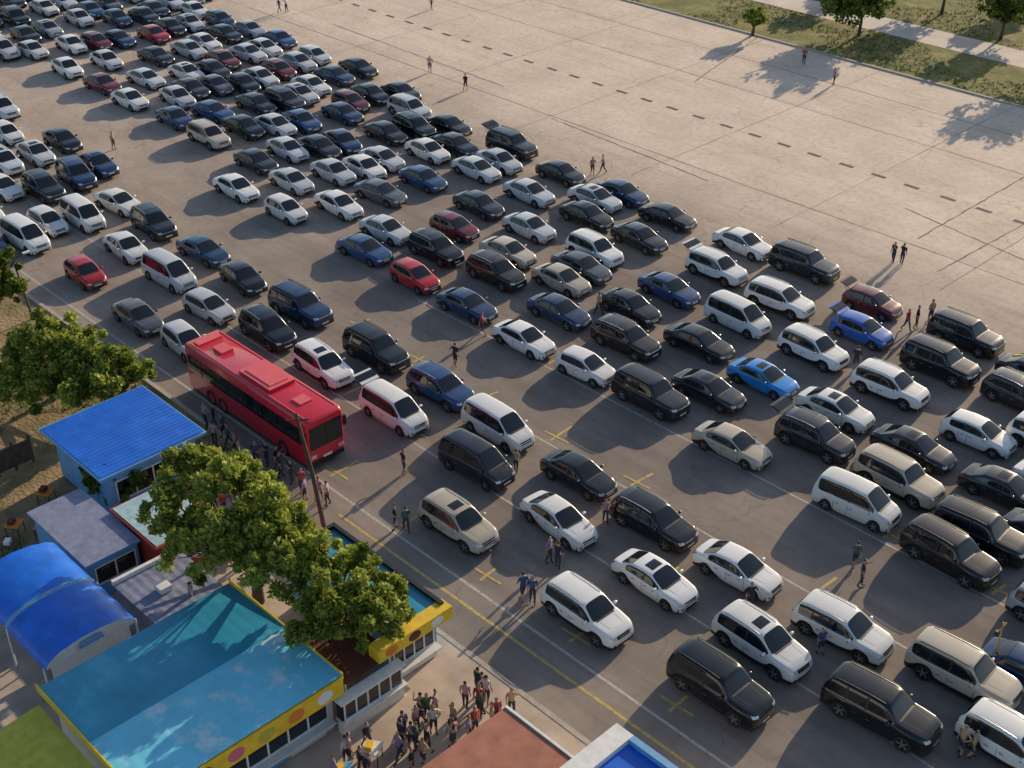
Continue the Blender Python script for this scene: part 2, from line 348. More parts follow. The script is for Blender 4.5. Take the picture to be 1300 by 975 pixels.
    for cx in S['wr']:
        for s in(1,-1):
            prof=[(rw*.62,-.09),(rw*.62,.085),(rw*.72,.10),(rw*.92,.10),(rw,.06),(rw,-.10),(rw*.6,-.12)]
            yo=s*(hw*.885); n=24
            for (r0,y0),(r1,y1) in zip(prof,prof[1:]):
                mb.grid([[(cx+r*math.cos(2*math.pi*t/n),yo+s*y,rw+r*math.sin(2*math.pi*t/n)) for t in range(n+1)] for r,y in((r0,y0),(r1,y1))],'tyre')
            mb.face([(cx+rw*.62*math.cos(2*math.pi*t/n),yo+s*.02,rw+rw*.62*math.sin(2*math.pi*t/n)) for t in range(n)],'trim')
            for kx in range(5):
                a=kx*2*math.pi/5+.3; ca,sa=math.cos(a),math.sin(a); wd=rw*.13
                pts=[(-wd*.7,.03),(wd*.7,.03),(wd,rw*.62),(-wd,rw*.62)]
                q=[(cx+u*ca-v*sa,yo+s*.075,rw+u*sa+v*ca) for u,v in pts]; mb.face(q,'rim')
            mb.face([(cx+rw*.16*math.cos(2*math.pi*t/12),yo+s*.085,rw+rw*.16*math.sin(2*math.pi*t/12)) for t in range(12)],'rim')
    return mb.mesh('parked_'+kind)
CAR={k:build_car(k) for k in SPEC}
CAR['sedan_r']=build_car('sedan',True); CAR['suv_r']=build_car('suv',True); CAR['suv_t']=build_car('suv',False,True); CAR['hatch_t']=build_car('hatch',False,True); CAR['van_t']=build_car('van',False,True); CAR['bigsuv_t']=build_car('bigsuv',False,True)
COLS={'w':(.80,.80,.79),'W':(.72,.71,.68),'s':(.36,.40,.45),'S':(.55,.58,.62),'e':(.50,.44,.35),'b':(.005,.006,.009),'g':(.014,.018,.027),'G':(.09,.10,.12),'n':(.012,.04,.12),'N':(.02,.07,.2),'r':(.45,.015,.015),'d':(.16,.01,.018),'c':(.01,.27,.78),'C':(.015,.11,.5),'k':(.022,.014,.012)}
T={'s':'sedan','h':'hatch','u':'suv','B':'bigsuv','v':'van'}
NM={'s':'parked_sedan','h':'parked_hatchback','u':'parked_suv','B':'parked_offroad_suv','v':'parked_minivan'}
# '+' after the colour = tailgate open, '*' = glass roof panel
cars="""745 775 u w;582 663 u e*;710 657 s w;832 733 s w;830 660 u b;937 720 s w;967 815 u w*;1070 797 u w;915 870 B b;1120 900 B b;1210 868 B e;1207 703 B k;1088 637 v w;1142 608 B e;1262 663 B b;1278 617 s g
735 600 s b;605 587 v g;632 540 v w;500 520 v w+;560 492 u N;478 445 B b;410 463 u w;340 418 u b;382 390 B n;265 388 h S;215 347 v S;308 350 s b;175 400 s G;235 432 h S;108 345 h r;160 312 s w;258 316 s n;195 283 u g;105 273 v w;150 255 s W
97 222 u n;50 240 u g;32 300 v w;45 193 s S;8 168 h w;3 205 u S;8 235 s w
665 428 s w;745 465 h w;825 500 B g;900 493 s g*;970 478 s c;1060 517 s w*;1130 490 u w;930 562 s e;1035 555 u g+;1160 567 s g;1245 548 h w;1198 463 B b;1230 427 B g;1293 500 u g;1310 470 s g;1033 443 u w;1095 418 h C+;1108 383 h d+;990 380 u w;937 402 v w;888 432 s b
795 430 u k;710 393 s n;800 387 s b;850 365 s N;910 340 u w+;945 308 s w;1020 335 B g;848 273 s b;812 300 s g;755 318 u w;713 353 s e;630 345 u k;645 318 s e;593 385 s n;527 350 h r;553 315 u b;577 287 h d;463 315 s N;490 290 s S
608 258 s g;672 287 s S;672 243 s S;745 272 s b;790 243 s n;712 218 s b;650 185 B g+;605 213 s S;543 190 s W;570 158 s b;520 138 u S;537 225 s N;485 200 s S;490 167 s b;483 243 s G;430 258 s w;363 265 h w;300 237 s w;370 228 s S;423 217 s S
435 178 s n;365 188 s S;325 203 s g;265 172 u e;310 160 s b;383 152 s N;435 142 s n;470 118 s b;425 95 s n;380 118 s S;325 130 s g;270 140 s N;222 148 s n;165 125 s w;225 122 s S;270 105 s G;330 97 s S;378 78 s S;335 60 s w;283 75 s d
240 62 s S;195 42 s r;240 92 s W;185 98 s S;130 105 s d;85 85 s w;135 75 s S;40 62 s W;90 55 s w;150 48 s n;198 70 s g;285 42 s b;240 28 s S;195 10 s b;100 22 s S;20 22 u b;55 8 s W;148 22 s n;15 0 s g;240 -5 s S;165 -8 s w;105 -8 s b;60 35 s s;-15 45 s w;-10 10 s g;40 -20 s w;1330 560 u w;1320 690 s b;1345 780 u s;1300 930 u w;1335 620 s w;1310 850 s n"""
CL=[]
for e in cars.replace('\n',';').split(';'):
    u,v,t,c=e.split(); x,y=P(float(u),float(v),.72); CL.append([x,y,t,c])
for it in range(120):
    for i in range(len(CL)):
        for j in range(i+1,len(CL)):
            a,b=CL[i],CL[j]; dx=a[0]-b[0]; dy=a[1]-b[1]
            mx=(SPEC[T[a[2]]]['L']+SPEC[T[b[2]]]['L'])/2+.35
            if abs(dx)<mx and abs(dy)<2.25:
                px=mx-abs(dx); py=2.25-abs(dy)
                if py<px*1.2: s=.25*py*(1 if dy>0 else -1); a[1]+=s; b[1]-=s
                else: s=.25*px*(1 if dx>0 else -1); a[0]+=s; b[0]-=s
# the far blocks are packed tight: fill remaining bays
def fill(us,mxx,myy,tries,pal):
    def inside(u,v):
        r=False; j=len(us)-1
        for i in range(len(us)):
            (xi,yi),(xj,yj)=us[i],us[j]
            if (yi>v)!=(yj>v) and u<(xj-xi)*(v-yi)/(yj-yi)+xi: r=not r
            j=i
        return r
    u0=min(p[0] for p in us);u1=max(p[0] for p in us);v0=min(p[1] for p in us);v1=max(p[1] for p in us)
    for _ in range(tries):
        u=random.uniform(u0,u1); v=random.uniform(v0,v1)
        if not inside(u,v): continue
        x,y=P(u,v,.72)
        if all(abs(x-c[0])>4.6+mxx or abs(y-c[1])>myy for c in CL): CL.append([x,y,random.choice('sssshu'),random.choice(pal)])
fill([(-20,-30),(240,-30),(290,25),(480,90),(560,140),(560,225),(330,235),(240,175),(150,125),(60,80),(-20,60)],.25,2.1,30000,'wWSSsnNbggGdb')
fill([(500,150),(640,190),(870,270),(880,330),(760,420),(600,400),(430,285),(330,240)],.4,2.3,12000,'wSSsnNbgG')
fill([(-20,120),(120,200),(230,290),(330,360),(250,370),(60,320),(-20,330)],.5,2.4,4000,'wSnb')
for x,y,t,c in CL:
    kd=T[t]
    if c[-1]=='+': kd+='_t'; c=c[0]
    elif c[-1]=='*': kd+='_r'; c=c[0]
    elif kd in('sedan','suv') and random.random()<.12: kd+='_r'
    o=bpy.data.objects.new(NM[t],CAR[kd]); COL.objects.link(o); o.location=(x,y,.004); o.rotation_euler=(0,0,math.radians(random.gauss(0,2.6)))
    cc=COLS[c]; k=random.uniform(.85,1.1); o.color=(*[min(.82,q*k+random.uniform(0,.003)) for q in cc],1)
    sc=random.uniform(.96,1.03); o.scale=(sc,1,random.uniform(.97,1.04))
# ------------------------------------------------------------ ground and markings
def sheet(name,x0,x1,y0,y1,z,k):
    mb=MB(); mb.face([(x0,y0,z),(x1,y0,z),(x1,y1,z),(x0,y1,z)],k); return mb.obj(name)
sheet('ground',-1500,1500,-1500,1500,-.004,'field')
sheet('parking_lot_surface',-420,60,-10,113.5,0,'ground')
sheet('grass_verge',-420,60,113.7,124,.006,'grass')
sheet('concrete_path',-420,60,124,129,.012,'path')
sheet('grass_field',-420,60,129,330,.006,'grass')
mb=MB(); mb.box(-420,60,113.4,113.7,0,.12,'concK'); mb.obj('kerb')
mb=MB(); mb.box(-51.8,-16,-10,28.9,0,.1,'pave'); mb.box(-52.05,-15.8,28.9,29.15,0,.12,'concK'); mb.obj('pavement')
sheet('grass_plot',-420,-52.1,-10,30.8,.006,'plot')
mb=MB(); mb.box(-420,-52.1,30.8,31.05,0,.12,'concK'); mb.obj('kerb')
mb=MB()
def strip(x0,y0,x1,y1,wd,k,z=.004):
    d=Vector((x1-x0,y1-y0)); n=Vector((-d.y,d.x)).normalized()*wd/2
    mb.face([(x0+n.x,y0+n.y,z),(x1+n.x,y1+n.y,z),(x1-n.x,y1-n.y,z),(x0-n.x,y0-n.y,z)][::-1],k)
strip(-160,32.3,-5,32.3,.15,'wline'); strip(-45,31.2,-5,31.2,.16,'yline')
strip(-160,38.3,-5,38.3,.12,'wline')
for y in (43.7,49.6): strip(-60,y,-5,y,.12,'wline')
x=-60
while x<-8:
    for y in(32.6,38.3,43.7,49.6):
        if random.random()<.75:
            strip(x,y+.3,x+random.uniform(-.2,.2),y+random.uniform(1.2,2.4),.16,'yline',.008)
            if random.random()<.6: strip(x-.9,y+.75,x+.9,y+.85,.14,'yline',.012)
    x+=6
mb.obj('road_markings')
mb=MB()
for i in range(60):
    x=-190+i*3.1+random.uniform(-.1,.1)
    mb.box(x,x+1.3,90.1,90.5,.001,.008,'patch')
def crack_and_shadow(x0,y0,x1,y1,wd=.1,wob=.05,n=24):
    pts=[]
    for i in range(n+1):
        t=i/n; pts.append((x0+(x1-x0)*t+random.uniform(-wob,wob),y0+(y1-y0)*t+random.uniform(-wob,wob)))
    for a,b in zip(pts,pts[1:]): strip(*a,*b,wd*random.uniform(.6,1.4),'patch',.005+random.random()*.003)
for u0,v0,u1,v1 in ((1165,303,1305,222),(1190,345,1300,285),(880,105,965,45),(420,30,640,110),(700,150,900,230),(1150,265,1300,330)):  # third entry paints the small tree's cast shadow; the rest are seams
    a=P(u0,v0); b=P(u1,v1); crack_and_shadow(*a,*b,.1)
for y in (81.,99.,106.5): crack_and_shadow(-200,y,10,y,.07,.04,90)
for x in range(-190,10,14): crack_and_shadow(x,76,x,113,.045,.03,16)
mb.obj('tar_seams_and_tree_shadow')
# ------------------------------------------------------------ bus
mb=MB()
def rbox(x0,x1,y0,y1,z0,z1,k,r=.22,n=6):
    sec=[(y0,z0)]+[(y0+r-r*math.cos(t),z1-r+r*math.sin(t)) for t in np.linspace(0,math.pi/2,n)]+[(y1-r+r*math.sin(t),z1-r+r*math.cos(t)) for t in np.linspace(0,math.pi/2,n)]+[(y1,z0)]
    cy=(y0+y1)/2
    g=[]
    for x,s in((x0,.93),(x0+.12,1),(x1-.25,1),(x1-.05,.95),(x1,.9)):
        g.append([(x,cy+(y-cy)*s,z0+(z-z0)*(s*.5+.5)) for y,z in sec])
    mb.grid(g,k); mb.face(g[0],k); mb.face(g[-1][::-1],k)
rbox(-6,6,-1.25,1.25,.35,3.25,'bus')
mb.box(-5.7,5.4,-1.275,-1.24,1.55,2.6,'glass'); mb.box(-5.7,5.4,1.24,1.275,1.55,2.6,'glass')
for x in np.arange(-4.3,5,1.4):
    for s in(1,-1): mb.box(x-.04,x+.04,min(s*1.245,s*1.285),max(s*1.245,s*1.285),1.55,2.6,'trim')
mb.box(5.9,6.03,-1.08,1.08,1.35,2.75,'glass'); mb.box(5.9,6.04,-1.1,1.1,.35,.6,'trim'); mb.box(6.03,6.045,-.02,.02,1.35,2.75,'trim'); mb.box(5.9,6.05,-.3,.3,.62,.75,'plate')
mb.box(-6.03,-5.9,-1,1,1.7,2.6,'glass')
for s in(1,-1):
    mb.box(5.9,6.04,min(s*.75,s*1.1),max(s*.75,s*1.1),.8,1.0,'lamp'); mb.box(5.7,5.9,min(s*1.3,s*1.5),max(s*1.3,s*1.5),1.9,2.5,'trim'); mb.box(5.75,5.85,min(s*1.2,s*1.32),max(s*1.2,s*1.32),2.4,2.5,'trim')
mb.box(-6.04,-5.9,-1.1,-.9,.8,1.2,'tail'); mb.box(-6.04,-5.9,.9,1.1,.8,1.2,'tail')
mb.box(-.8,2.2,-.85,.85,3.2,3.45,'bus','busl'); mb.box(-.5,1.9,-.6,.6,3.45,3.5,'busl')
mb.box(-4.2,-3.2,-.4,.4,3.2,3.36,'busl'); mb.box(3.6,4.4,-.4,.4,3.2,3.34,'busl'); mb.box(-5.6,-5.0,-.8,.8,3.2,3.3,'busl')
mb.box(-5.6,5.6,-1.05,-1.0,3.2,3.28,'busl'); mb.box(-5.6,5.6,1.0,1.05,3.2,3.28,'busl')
mb.box(-5.7,5.5,-1.2,1.2,.2,.45,'dark')
for cx in(-3.6,-2.4,3.6):
    for s in(1,-1):
        n=24
        mb.grid([[(cx+r*math.cos(2*math.pi*t/n),s*y,.5+r*math.sin(2*math.pi*t/n)) for t in range(n+1)] for r,y in((.3,1.1),(.3,1.27),(.45,1.28),(.5,1.24),(.5,.95))],'tyre')
        mb.face([(cx+.3*math.cos(2*math.pi*t/n),s*1.22,.5+.3*math.sin(2*math.pi*t/n)) for t in range(n)],'rim')
mb.obj('coach_bus',(-55,33.6,0))
# ------------------------------------------------------------ kiosks
def corr(mb,x0,x1,y0,y1,z0,z1,k,axis='x',step=.25,a=.025):
    g=[]
    if axis=='x':
        n=int((y1-y0)/step)*2
        for i in range(n+1):
            y=y0+(y1-y0)*i/n; d=a if i%2 else 0; g.append([(x0,y,z0+d),(x1,y,z1+d)])
    else:
        n=int((x1-x0)/step)*2
        for i in range(n+1):
            x=x0+(x1-x0)*i/n; d=a if i%2 else 0; g.append([(x,y1,z1+d),(x,y0,z0+d)])
    mb.grid(g,k,False)
def windows(mb,X,y0,y1,z0,z1,n,frame='white',depth=.06):
    mb.box(X,X+.02,y0,y1,z0,z1,'glass')
    for i in range(n+1):
        y=y0+(y1-y0)*i/n; mb.box(X+.02,X+depth,y-.04,y+.04,z0,z1,frame)
    for z in(z0,z1): mb.box(X+.02,X+depth+.004,y0-.04,y1+.04,z-.04,z+.04,frame)
mb=MB(); mb.box(-40.6,-33.3,13.3,21.9,.1,3.0,'white')
corr(mb,-41.2,-36.9,12.9,22.3,3.05,3.25,'teal_roof','x',.5,.006); corr(mb,-36.9,-32.9,12.9,22.3,3.25,3.2,'teal_light','x',.5,.006)
mb.box(-36.95,-36.85,12.95,22.25,3.255,3.275,'teal_roof')
mb.box(-41.2,-32.95,12.9,22.3,2.93,3.03,'white')
for y in (12.88,22.26): mb.box(-41.2,-32.9,y,y+.06,2.95,3.3,'yellow')
mb.box(-33.3,-32.85,12.95,22.25,2.2,3.14,'yellow')
for i in range(6): 
    y=13.6+i*1.45; kk=['white','brown','pink','olive','orange','white'][i]
    mb.face([(-32.845,y+.45+.4*math.cos(t),2.65+.32*math.sin(t)) for t in np.linspace(0,2*math.pi,17)[:-1]],kk)
windows(mb,-33.3,13.6,21.6,.95,2.1,8); 
for i in range(4): mb.box(-33.3,-33.2,13.6+i*2,15.4+i*2,.15,.85,['lblue','white','lblue','white'][i])
mb.box(-33.3,-32.8,13.5,21.7,.86,.92,'white')
mb.obj('snack_kiosk')
mb=MB(); mb.box(-40.8,-33.6,25.3,28.0,.1,2.9,'lblue')
mb.box(-41.2,-33.3,25.1,28.25,2.9,3.02,'teal_roof'); corr(mb,-41.0,-33.5,25.3,28.05,3.05,3.07,'teal_roof','x',.4,.006)
for a in((-41.2,-33.3,28.05,28.25),(-41.2,-33.3,25.1,25.3)): mb.box(*a,3.02,3.25,'trim')
mb.box(-41.2,-41.0,25.3,28.05,3.02,3.25,'trim')
mb.box(-33.6,-32.9,24.2,28.4,2.5,3.15,'yellow')
for i,kk in enumerate(('orange','brown','white')): mb.face([(-32.895,24.9+i*1.3+.35*math.cos(t),2.83+.25*math.sin(t)) for t in np.linspace(0,2*math.pi,17)[:-1]],kk)
windows(mb,-33.6,25.5,27.8,.95,2.3,4); mb.box(-33.6,-33.1,25.4,27.9,.85,.92,'white'); mb.box(-33.58,-33.5,25.4,27.9,.15,.8,'white')
mb.obj('food_kiosk')
mb=MB(); mb.face([(-36,22.4,2.7),(-33,22.4,2.5),(-33,25,2.5),(-36,25,2.7)],'brown'); mb.face([(-36,25,2.67),(-33,25,2.47),(-33,22.4,2.47),(-36,22.4,2.67)],'brown')
for y in(22.5,24.9): mb.tube([(-33.1,y,.1),(-33.1,y,2.48)],.04,'white'); mb.tube([(-35.9,y,.1),(-35.9,y,2.68)],.04,'white')
mb.obj('shade_awning')
mb=MB(); mb.box(-33.0,-32.6,21.9,25.2,.1,.9,'white'); windows(mb,-32.62,22,25.1,1.0,1.9,5)
mb.box(-33.0,-32.4,21.8,25.3,.9,.96,'white'); mb.box(-33.02,-32.64,21.9,25.2,.96,1.92,'dark'); mb.box(-33.05,-32.5,21.8,25.3,1.96,2.04,'white'); mb.obj('ticket_booth')
mb=MB(); mb.box(-58.2,-52.8,22.5,27.8,.1,2.9,'lblue'); mb.box(-58.8,-52.3,22.0,28.3,2.9,3.05,'lblue'); corr(mb,-58.7,-52.4,22.1,28.2,3.07,3.1,'blue_roof','y',.3,.02)
windows(mb,-52.8,23,27.3,1,2.2,4); mb.obj('blue_kiosk')
mb=MB(); mb.box(-53.0,-47.6,18.6,21.2,.1,2.4,'lblue'); mb.box(-53.2,-47.4,18.4,21.3,2.4,2.5,'lblue','lav'); windows(mb,-47.6,18.9,21,1,2,2); mb.obj('storage_shed')
mb=MB(); mb.box(-50,-46.3,21.45,24.3,.1,2.6,'redwall'); mb.box(-50.3,-46,21.35,24.6,2.6,2.72,'redwall'); corr(mb,-50.2,-46.1,21.45,24.5,2.74,2.78,'paleroof','y',.3,.01); windows(mb,-46.3,21.8,24,1,2,2); mb.obj('red_kiosk')
mb=MB(); mb.box(-45.6,-41.5,18.9,22.3,.1,2.2,'lav'); corr(mb,-45.8,-41.4,18.8,22.4,2.22,2.3,'lav','x',.4,.015)
mb.box(-45.8,-45.6,18.8,22.4,2.2,2.45,'white'); mb.box(-44,-43.4,20,20.6,2.3,2.6,'white'); mb.tube([(-42.5,21,2.3),(-42.5,21,3.0)],.12,'chrome'); mb.obj('grey_shed')
mb=MB(); y0,y1=13.9,18.3; cy=(y0+y1)/2
def arch(y): return 2.3+.8*math.sqrt(max(0,1-((y-cy)/(y1-y0)*2)**2))
ys=[cy-(y1-y0)/2*math.cos(t) for t in np.linspace(0,math.pi,19)]
for xa,xb,k in((-50,-46.4,'tarp'),(-46.4,-46.1,'lblue'),(-46.1,-42.6,'tarp')):
    xx=np.linspace(xa,xb,8)
    mb.grid([[(x,y,arch(y)+random.uniform(-.03,.03)) for x in xx] for y in ys],k)
mb.face([(-42.7,y,arch(y)-.04) for y in ys],'white'); mb.face([(-49.9,y,arch(y)-.04) for y in ys][::-1],'white')
mb.box(-42.75,-42.65,14.2,17.9,1.3,2.28,'white'); mb.box(-42.75,-42.65,14.2,15.0,.1,1.3,'white'); mb.face([(-42.6,cy-.6,2.5),(-42.6,cy+.6,2.5),(-42.6,cy+.5,2.85),(-42.6,cy-.5,2.85)],'lblue')
for x in(-49.8,-46.2,-42.8):
    for y in(y0,y1): mb.tube([(x,y,.1),(x,y,2.35)],.05,'white')
mb.obj('vaulted_tent')
mb=MB(); mb.face([(-40.5,7.5,2.3),(-33,7.5,2.3),(-33,12.6,2.85),(-40.5,12.6,2.85)],'olive'); mb.face([(-40.5,12.6,2.82),(-33,12.6,2.82),(-33,7.5,2.27),(-40.5,7.5,2.27)],'olive')
mb.box(-33.1,-32.95,7.5,12.7,2.0,2.9,'yellow')
for x in(-40.3,-33.3):
    for y in(7.8,12.4): mb.tube([(x,y,.1),(x,y,2.4)],.05,'white')
mb.obj('yellow_awning')
mb=MB(); mb.box(-27,-23.9,14.5,25.8,.1,2.35,'white'); mb.box(-27.4,-23.6,14.2,26.3,2.35,2.5,'brick'); mb.box(-27.4,-23.6,26.3,26.42,2.3,2.56,'white'); mb.box(-23.6,-23.48,14.2,26.42,2.3,2.56,'white'); mb.obj('red_roof_kiosk')
mb=MB(); mb.box(-22.9,-17,20,28.1,.1,2.9,'white'); mb.box(-23.2,-16.7,19.7,28.4,2.9,3.0,'white','blue_roof')
mb.box(-23.2,-22.3,19.7,28.4,3.0,3.25,'white'); mb.box(-22.3,-16.7,28.1,28.4,3.0,3.25,'lblue'); mb.box(-20,-18.8,23,24,3.0,3.5,'white'); mb.obj('blue_roof_kiosk')
mb=MB(); mb.tube([(-44.5,29.9,0),(-45.0,29.8,3.5),(-45.6,29.6,6.8)],[.13,.11,.08],'wood'); mb.tube([(-45.9,29.2,6.4),(-45.2,30.1,6.4)],.05,'wood'); mb.obj('utility_pole')
a=P(42,405); mb=MB(); mb.tube([(a[0],a[1],0),(a[0]-.6,a[1]-.2,4.2)],[.08,.05],'wood'); mb.tube([(a[0]-.6,a[1]-.2,4.2),(a[0]-.6,a[1]+.7,4.4)],.04,'wood'); mb.box(a[0]-.7,a[0]-.5,a[1]+.5,a[1]+1.0,4.36,4.46,'white'); mb.obj('street_lamp')
a=P(1258,850); mb=MB(); mb.tube([(0,0,0),(.0,.03,2.8)],[.05,.04],'ypost'); mb.tube([(0,-.4,2.5),(0,.4,2.55)],.03,'ypost'); mb.box(-.2,.2,-.2,.2,0,.12,'concK'); mb.box(-.08,.08,-.5,-.34,2.35,2.6,'trim'); mb.obj('speaker_post',(a[0],a[1],0))
def clutter(x0,x1,y0,y1,n,z=.1):
    for i in range(n):
        x,y=random.uniform(x0,x1),random.uniform(y0,y1); mb=MB(); k=random.choice(['white','pink','lblue','orange','wood','redwall'])
        mb.box(-.4,.4,-.4,.4,.7,.75,k)
        for sx in(-.33,.33):
            for sy in(-.33,.33): mb.tube([(sx,sy,0),(sx,sy,.7)],.025,'trim',6)
        mb.box(-.25,.05,-.2,.2,.75,.95,random.choice(['white','yellow','brown'])); mb.obj('stall_table',(x,y,z),random.random())
clutter(-57,-52.5,14,21,14,0.006); clutter(-31,-29,15,22,4); clutter(-51,-44,25.5,28.2,8)
mb=MB(); mb.box(-60.5,-60.4,14,22,.3,1.6,'wood'); 
for y in np.arange(14,22.1,1): mb.box(-60.6,-60.48,y-.06,y+.06,0,1.8,'wood')
mb.obj('wooden_fence')
mb=MB(); 
for x in np.arange(-51.5,-41.5,2): mb.tube([(x,28.6,.1),(x,28.6,1.2)],.04,'white',6)
mb.tube([(-51.5,28.6,1.15),(-41.5,28.6,1.15)],.03,'white',6); mb.box(-51.5,-41.5,28.57,28.6,.25,1.05,'pink'); mb.obj('railing')
# ------------------------------------------------------------ people
def build_person(pose):
    V=[];R=[];E=[];lab={}
    def v(p,r): V.append(p);R.append(r); return len(V)-1
    def e(a,b,l): E.append((a,b)); lab[len(E)-1]=l
    pel=v((0,0,.95),(.15,.11)); sp1=v((0,0,1.12),(.135,.10)); ch=v((0.0,0,1.32),(.165,.115)); nk=v((.0,0,1.47),(.06,.06)); hd0=v((.01,0,1.56),(.075,.08)); hd1=v((.015,0,1.66),(.085,.095)); hd2=v((.0,0,1.73),(.06,.07))
    e(pel,sp1,'shirt');e(sp1,ch,'shirt');e(ch,nk,'shirt');e(nk,hd0,'skin');e(hd0,hd1,'skin');e(hd1,hd2,'hair')
    hands=[]
    for s in(1,-1):
        sw=pose['leg']*s
        hip=v((0,s*.095,.88),(.095,.10)); kn=v((sw*.22+.02,s*.10,.49),(.06,.065)); an=v((sw*.42-(.10 if sw<0 else 0),s*.105,.09+(.03 if sw<0 else 0)),(.04,.045)); toe=v((sw*.42+.17-(.08 if sw<0 else 0),s*.12,.035),(.042,.03))
        e(pel,hip,'jeans');e(hip,kn,'jeans');e(kn,an,pose['calf']);e(an,toe,'trim')
        sh=v((0,s*.19,1.39),(.062,.065)); e(ch,sh,'shirt')
        a=pose['arms'][0 if s>0 else 1]
        el=v((a[0][0],s*a[0][1],a[0][2]),(.043,.045)); wr=v((a[1][0],s*a[1][1],a[1][2]),(.028,.03)); ha=v((a[2][0],s*a[2][1],a[2][2]),(.035,.022))
        e(sh,el,'shirt');e(el,wr,'skin');e(wr,ha,'skin'); hands.append((Vector(V[wr]),Vector(V[ha]),s))
    me=bpy.data.meshes.new('t'); me.from_pydata(V,E,[]); o=bpy.data.objects.new('t',me); COL.objects.link(o)
    md=o.modifiers.new('k','SKIN'); md.use_smooth_shade=True
    if not me.skin_vertices:
        b=bmesh.new(); b.from_mesh(me); b.verts.layers.skin.verify(); b.to_mesh(me); b.free()
    for i,sv in enumerate(me.skin_vertices[0].data): sv.radius=R[i]; sv.use_root=(i==0)
    o.modifiers.new('s','SUBSURF').levels=1
    dg=bpy.context.evaluated_depsgraph_get(); ev=bpy.data.meshes.new_from_object(o.evaluated_get(dg)); bpy.data.objects.remove(o)
    mb=MB(); names=['shirt','skin','jeans','hair','trim']
    segs=[(Vector(V[a]),Vector(V[b]),lab[i]) for i,(a,b) in enumerate(E)]
    ev.materials.clear()
    for _ in names: ev.materials.append(None)
    for p in ev.polygons:
        c=p.center.copy(); best=min(segs,key=lambda s:((c-(s[0]+(s[1]-s[0])*max(0,min(1,(c-s[0]).dot(s[1]-s[0])/(s[1]-s[0]).length_squared)))).length))
        k=best[2]
        if c.z>1.6 and (c.x<.03 or c.z>1.72) and abs(c.y)<.14: k='hair'
        elif c.z>1.46 and abs(c.y)<.13: k='skin'
        p.material_index=names.index(k)
    mb.addmesh(ev,names)
    mb.tube([(.085,0,1.64),(.115,0,1.61)],[.012,.018],'skin',6)
    for s in(1,-1):
        mb.tube([(.085,s*.032,1.655),(.098,s*.032,1.655)],[.012,.008],'hair',6); mb.tube([(0.01,s*.08,1.63),(0.005,s*.098,1.64)],[.022,.018],'skin',6)
    mb.tube([(.088,-.025,1.575),(.088,.025,1.575)],.007,'redwall',5)
    for wv,hv,s in hands:
        d=(hv-wv).normalized(); side=d.cross(Vector((0,1,0))); 
        if side.length<.1: side=Vector((1,0,0))
        side.normalize()
        for i,ln in enumerate((.065,.075,.07,.055)):
            b=hv+side*(.024-.016*i)+d*.01; inw=Vector((0,-s,0))*.012
            mb.tube([b,b+d*ln*.55+inw*.5,b+d*ln+inw*1.6],[.009,.008,.006],'skin',5)
        b=hv-d*.035+side*.025; mb.tube([b,b+side*.03+d*.025,b+side*.035+d*.055],[.011,.009,.007],'skin',5)
    return mb.mesh('person')
down=((-.02,.24,1.12),(.05,.25,.88),(.07,.25,.80)); fw=((.08,.23,1.13),(.22,.22,.95),(.28,.21,.90)); bk=((-.14,.23,1.13),(-.16,.24,.89),(-.15,.24,.81)); hip=((-.08,.36,1.15),(.06,.22,1.02),(.10,.17,1.0)); up=((.14,.27,1.26),(.30,.18,1.42),(.34,.15,1.50))
PP=[build_person(dict(leg=.12,arms=(down,down),calf='jeans')),build_person(dict(leg=.6,arms=(bk,fw),calf='jeans')),build_person(dict(leg=.1,arms=(hip,down),calf='skin')),build_person(dict(leg=-.45,arms=(fw,bk),calf='skin')),build_person(dict(leg=.15,arms=(up,down),calf='jeans'))]
SC=[(.6,.6,.58),(.03,.03,.035),(.4,.06,.06),(.05,.08,.2),(.5,.3,.3),(.2,.2,.24),(.06,.12,.08),(.4,.3,.18),(.25,.2,.35),(.02,.02,.02),(.4,.18,.24),(.03,.03,.05),(.45,.28,.32)]
def person(x,y,z=.004):
    o=bpy.data.objects.new('person',PP[random.choice((0,0,1,2,2,3,4))]); COL.objects.link(o); o.location=(x,y,z); o.rotation_euler=(0,0,random.uniform(0,6.28))
    s=random.uniform(.9,1.03); o.scale=(s,s,s); o.color=(*random.choice(SC),1)
def hits(x,y):
    return any(abs(x-c[0])<2.55 and abs(y-c[1])<1.15 for c in CL)
for u,v in ((548,12),(355,16),(364,16),(546,92),(591,115),(1058,108),(1020,82),(1133,334),(1144,336),(752,222),(765,220),(1162,418),(1150,420),(502,672),(516,675),(664,762),(676,766),(697,715),(708,722),(1084,720),(1092,745),(1040,830),(1218,958),(1232,962),(578,465),(612,425),(655,600),(775,660),(513,602),(1180,410),(970,760),(130,225),(145,190),(1085,470),(760,400)):
    x,y=P(u,v)
    for t in range(8):
        if not hits(x,y): break
        y-=.4
    person(x,y)
for i in range(36):
    t=random.random(); person(-31.0+t*1.5+random.uniform(-.9,1.5),20.5+t*7.3+random.uniform(-.7,.7),.1)
for i in range(16): person(-57+i*.75+random.uniform(-.3,.3),30.6+random.uniform(-.6,.7),.004)
for i in range(12): person(random.uniform(-51,-44),random.uniform(24.8,28.2),.1)
